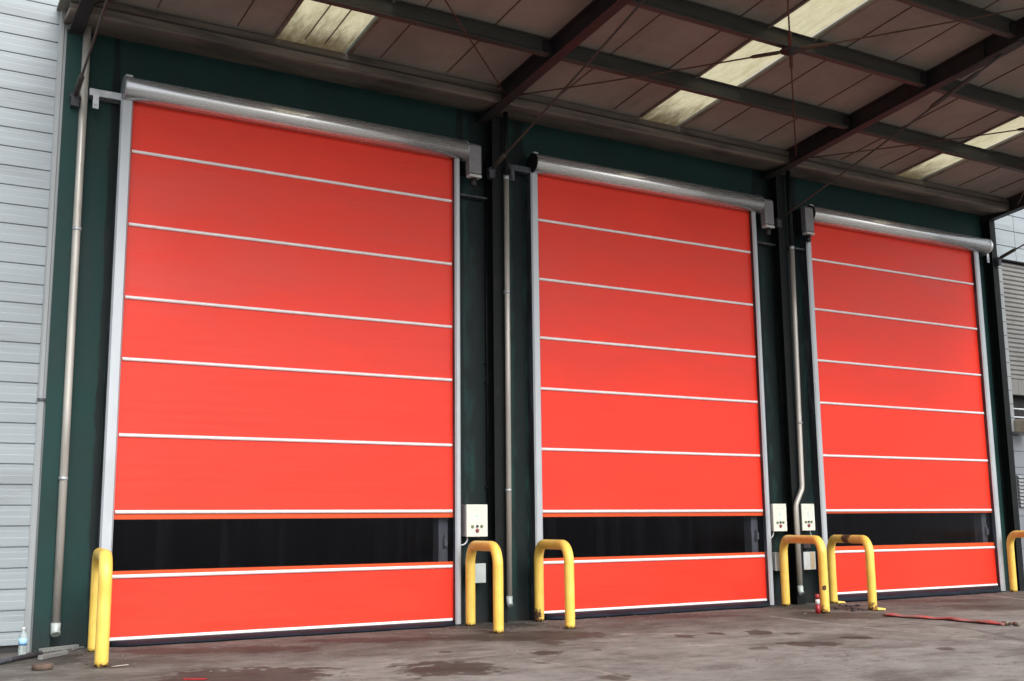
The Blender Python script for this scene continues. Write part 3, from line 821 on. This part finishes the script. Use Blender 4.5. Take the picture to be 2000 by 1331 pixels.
bm = B(); box(bm, 21.09, 21.15, RY-.02, RY+.10, 0, 3.25); box(bm, 21.175, 21.235, RY-.01, RY+.10, 0, 3.25); split_obj('lower_trim', bm, M['trim'], rb, .004)
bx('lower_fill', M['column'], rb, 21.075, 21.24, RY+.101, RY+.2, 0, 3.25)
bm = B()
for q in range(9): prism_x(bm, [(RY+.045, 1.72+.075*q), (RY+.0, 1.70+.075*q), (RY+.0, 1.735+.075*q), (RY+.045, 1.765+.075*q)], 21.40, 21.95)
lv = obj('louvre_vent', bm, M['trim'], rb)
bx('louvre_back', M['black'], lv, 21.39, 21.96, RY+.046, RY+.0495, 1.69, 2.38)
bx('body', M['clad_dark'], rb, 21.5, 30, RY+.6, 12, 0, 11.4)
wl = thing('wall_lamp', 'beige box lamp at the foot of the grey tiled corner strip', 'lamp', (21.55, -.1, 3.2))
bm = B(); prism_x(bm, [(RY-.066, 3.26), (-.30, 3.28), (-.32, 3.33), (-.29, 3.50), (RY-.066, 3.53)], 21.30, 21.72); hs = obj('housing', bm, M['lamp'], wl, .015)
bx('lens', M['paper'], hs, 21.42, 21.70, -.335, -.318, 3.32, 3.47, bevel=.006)
bx('mount', M['side'], wl, 21.32, 21.40, RY-.065, RY+.05, 3.30, 3.48)

# ------------------------------------------------------------------ small things on the ground
bt = thing('water_bottle', 'clear plastic water bottle with a blue label standing by the grey cladding', 'bottle', (1.97, -.62, 0))
c = (1.97, -.62, 0)
bm = B(); lathe(bm, [(.038, .002), (.046, .01), (.046, .05), (.043, .06), (.046, .07), (.046, .12), (.043, .125), (.043, .215), (.046, .225), (.040, .255), (.018, .292), (.016, .305)], c, 24); obj('body', bm, M['clear'], bt)
bm = B(); lathe(bm, [(.0452, .135), (.0470, .136), (.0470, .212), (.0452, .213)], c, 24); lb_ = obj('wrapper', bm, M['label'], bt)
bm = B(); lathe(bm, [(.0474, .137), (.0476, .138), (.0476, .150), (.0474, .151)], c, 24); obj('band', bm, M['label_dark'], lb_)
bm = B(); lathe(bm, [(.019, .305), (.020, .308), (.020, .330), (.017, .334)], c, 20); obj('cap', bm, M['white'], bt)
def plank(name, label, cat, a, b, w, h, mat, z=0.004, roll=0, tilt=0.):
    a = Vector((a[0], a[1], 0)); b = Vector((b[0], b[1], 0)); L = (b-a).length
    bm = B(); nseg = 6
    box(bm, -L/2, L/2, -w/2, w/2, 0, h)
    bmesh.ops.subdivide_edges(bm, edges=[e for e in bm.edges if abs(e.verts[0].co.x-e.verts[1].co.x) > L*.5], cuts=5)
    for v in bm.verts: v.co += Vector((0, random.uniform(-.003, .003), random.uniform(-.001, .001) if v.co.z > h/2 else 0))
    o = obj(name, bm, mat, None, .003)
    ang = math.atan2(b.y-a.y, b.x-a.x)
    o.location = (a+b)/2+Vector((0, 0, z)); o.rotation_euler = (roll, tilt, ang)
    return tag(o, label, cat)
plank('offcut', 'flat grey offcut lying against the green wall behind the other offcut', 'offcut', (2.22, -.24), (2.68, .03), .06, .045, M['timber'], .004)
plank('offcut', 'rounded grey offcut lying in front of the flatter one near the bottle', 'offcut', (2.10, -1.05), (2.44, -.62), .06, .045, M['timber'], .004)
plank('offcut', 'short thin grey sliver at the foot of the green wall', 'offcut', (2.58, -.20), (2.74, .0), .03, .02, M['timber'], .004)
bm = B(); tube(bm, [(1.3, -1.52, .03), (1.62, -1.32, .03), (1.9, -.95, .032), (2.05, -.78, .03), (2.17, -.62, .03)], .027, 10)
tag(obj('pipe_length', bm, M['side']), 'grey pipe length lying on the ground in front of the bottle', 'pipe')
bm = B(); lathe(bm, [(.085, .002), (.095, .012), (.095, .05), (.085, .06), (.05, .062)], (0, 0, 0), 18)
o = tag(obj('wood_block', bm, M['wood']), 'round brown wood block lying alone on the concrete', 'wood block'); o.location = (1.98, -2.0, 0); o.scale = (1.1, 1, 1)
bm = B(); prism_z(bm, [(-.10, -.01), (-.02, -.03), (.09, -.012), (.10, .012), (.0, .018), (-.09, .012)], .003, .008)
for v in bm.verts: v.co.z += .012*math.sin(v.co.x*18)+.012
o = tag(obj('paper_scrap', bm, M['paper']), 'small pale paper scrap beside the foot of the edge on hoop', 'litter'); o.location = (2.70, -2.27, 0); o.rotation_euler.z = -.9
bm = B(); prism_z(bm, [(-.11, -.03), (.10, -.04), (.12, .03), (-.10, .04)], .003, .012)
o = tag(obj('plastic_scrap', bm, M['redp'], None, .002), 'flat red plastic scrap on a dark damp patch of concrete', 'litter'); o.location = (3.08, -3.74, 0); o.rotation_euler.z = -.55
# red hose
hz = thing('hose', 'flattened red hose with a metal coupling lying on the concrete', 'hose', (13.8, -3.7, 0))
pts = [(13.92, -2.70), (13.88, -3.0), (13.90, -3.35), (13.98, -3.7), (13.95, -4.1), (13.90, -4.5), (13.88, -4.78)]
def smooth(pts, n):
    out = []
    P = [Vector((p[0], p[1], 0)) for p in pts]; P = [P[0]*2-P[1]]+P+[P[-1]*2-P[-2]]
    for i in range(1, len(P)-2):
        for k in range(n):
            t = k/n; a, b, c_, d_ = P[i-1:i+3]
            out.append(.5*((2*b)+(c_-a)*t+(2*a-5*b+4*c_-d_)*t*t+(3*b-a-3*c_+d_)*t**3))
    out.append(P[-2]); return out
sp = smooth(pts, 6)
bm = B(); rings = []
for i, p in enumerate(sp):
    d_ = (sp[min(i+1, len(sp)-1)]-sp[max(i-1, 0)]).normalized(); s = Vector((-d_.y, d_.x, 0))
    w = .088+.012*math.sin(i*.9); h = .019+.005*math.sin(i*.7)
    rings.append([bm.verts.new(p+s*w*math.cos(2*PI*k/12)+Vector((0, 0, h+.004+h*math.sin(2*PI*k/12)))) for k in range(12)])
for a, b in zip(rings, rings[1:]):
    for k in range(12):
        f = bm.faces.new((a[k], a[(k+1) % 12], b[(k+1) % 12], b[k])); f.smooth = True
bm.faces.new(rings[0]); bm.faces.new(rings[-1][::-1])
obj('tube', bm, M['hose'], hz)
e = sp[-1]; dd = (sp[-1]-sp[-2]).normalized()
bm = B()
tube(bm, [e+Vector((0, 0, .03))-dd*.04, e+Vector((0, 0, .03))+dd*.05], .028, 14)
tube(bm, [e+Vector((0, 0, .032))+dd*.051, e+Vector((0, 0, .032))+dd*.13], .018, 14)
tube(bm, [e+Vector((0, 0, .033))+dd*.131, e+Vector((0, 0, .033))+dd*.22], .030, 14)
obj('coupling', bm, M['brass'], hz)
# striped post behind the hoop leg
mp = thing('marker_post', 'short red and white striped marker post behind the leg of the holed hoop', 'marker post', (13.40, -1.82, 0))
for a, b, m in ((0, .14, 'redp'), (.141, .22, 'white'), (.221, .30, 'redp')):
    bm = B(); lathe(bm, [(.040-.03*a, a+.002), (.040-.03*b, b)], (13.475, -1.72, 0), 16); obj('stripe', bm, M[m], mp)
for lab, (x, y), s in (('dark crumbled debris at the wall side foot of the scuffed hoop', (15.0, -.95), .10), ('dark crumbled debris beside the yard side foot of the scuffed hoop', (14.42, -1.55), .12)):
    bm = B()
    for k in range(9):
        q = Vector((x+random.gauss(0, s), y+random.gauss(0, s), 0)); r = random.uniform(.02, .05)
        v0 = len(bm.verts)
        res = bmesh.ops.create_icosphere(bm, subdivisions=1, radius=r)
        for v in res['verts']:
            v.co = Vector((v.co.x*random.uniform(.8, 1.3), v.co.y*random.uniform(.8, 1.3), v.co.z*.5))+q+Vector((0, 0, r*.3))
    tag(obj('debris_pile', bm, M['debris']), lab, 'debris')

# loose grit swept against the wall and the hoop feet
bm = B(); rg = random.Random(11)
for k in range(330):
    if k < 200: q = (rg.uniform(2.3, 20.5), -.12-abs(rg.gauss(0, .55)))
    elif k < 270:
        f = rg.choice([(2.6, -1.6), (7.9, -1.1), (9.0, -1.2), (13.7, -1.4), (14.8, -1.5), (15.3, -.6)]); q = (f[0]+rg.gauss(0, .3), f[1]+rg.gauss(0, .3))
    else: q = (rg.uniform(2.5, 15), -rg.uniform(1.5, 6))
    if q[1] > -.26 and not (8.0 < q[0] < 9.2 or 14.2 < q[0] < 15.3 or q[0] < 2.8): continue
    r = rg.uniform(.006, .017); sx, sy, sz = rg.uniform(.8, 1.6), rg.uniform(.7, 1.3), rg.uniform(.4, .8)
    o8 = [bm.verts.new((q[0]+r*sx*dx, q[1]+r*sy*dy, r*sz*(dz+.6))) for dx, dy, dz in ((1, .2, 0), (-.2, 1, .1), (-1, -.1, 0), (.1, -1, -.1), (.1, 0, 1), (0, 0, -.7))]
    for a_, b_, c_ in ((0, 1, 4), (1, 2, 4), (2, 3, 4), (3, 0, 4), (1, 0, 5), (2, 1, 5), (3, 2, 5), (0, 3, 5)): bm.faces.new((o8[a_], o8[b_], o8[c_]))
M['grit'] = simple('grit_stone', (.16, .145, .13), .85, 0, .6, 3)
gr_ = obj('gravel', bm, M['grit']); gr_['kind'] = 'stuff'; gr_['label'] = 'fine loose grit scattered along the foot of the doors'

# ------------------------------------------------------------------ light
SUN_EL, SUN_AZ = R(43), R(178)     # azimuth from +Y, clockwise
w = bpy.data.worlds.new('World'); scene.world = w; w.use_nodes = True
nt = w.node_tree; bg = nt.nodes['Background']
sky = nt.nodes.new('ShaderNodeTexSky'); sky.sky_type = 'NISHITA'; sky.sun_disc = False
sky.sun_elevation = SUN_EL; sky.sun_rotation = SUN_AZ
sky.air_density = 1.0; sky.dust_density = 4.0; sky.ozone_density = 1.0
hs_ = nt.nodes.new('ShaderNodeHueSaturation'); hs_.inputs['Saturation'].default_value = .22
nt.links.new(sky.outputs[0], hs_.inputs['Color']); nt.links.new(hs_.outputs[0], bg.inputs['Color'])
bg.inputs['Strength'].default_value = .13
sl = bpy.data.lights.new('overcast_sun', 'SUN'); sl.energy = 1.4; sl.angle = R(40); sl.color = (1, .97, .93)
so = bpy.data.objects.new('overcast_sun', sl); COL.objects.link(so)
dirv = Vector((math.sin(SUN_AZ)*math.cos(SUN_EL), math.cos(SUN_AZ)*math.cos(SUN_EL), math.sin(SUN_EL)))
so.rotation_euler = dirv.to_track_quat('Z', 'Y').to_euler()

# ------------------------------------------------------------------ camera
cam = bpy.data.cameras.new('camera'); co = bpy.data.objects.new('camera', cam); COL.objects.link(co)
r_ = Vector((0.8574282589596084, -0.5144904673921874, -0.010786088265143344))
u_ = Vector((-0.07514511687563484, -0.14591400981539973, 0.9864392090490618))
f_ = Vector((0.5090874111066213, 0.844990331721115, 0.16377224169741933))
m = Matrix.Identity(4)
for i in range(3):
    m[i][0] = r_[i]; m[i][1] = u_[i]; m[i][2] = -f_[i]
m.translation = Vector((0, -14.79524, 1.416))
co.matrix_world = m
cam.sensor_fit = 'HORIZONTAL'; cam.sensor_width = 36; cam.lens = 36*2183.27/2000
cam.clip_start = .1; cam.clip_end = 2000
scene.camera = co

scene.view_settings.view_transform = 'Standard'; scene.view_settings.look = 'None'
scene.view_settings.exposure = 0.84; scene.view_settings.gamma = 1
scene.cycles.max_bounces = 8; scene.cycles.diffuse_bounces = 5; scene.cycles.transparent_max_bounces = 8
scene.cycles.use_denoising = True
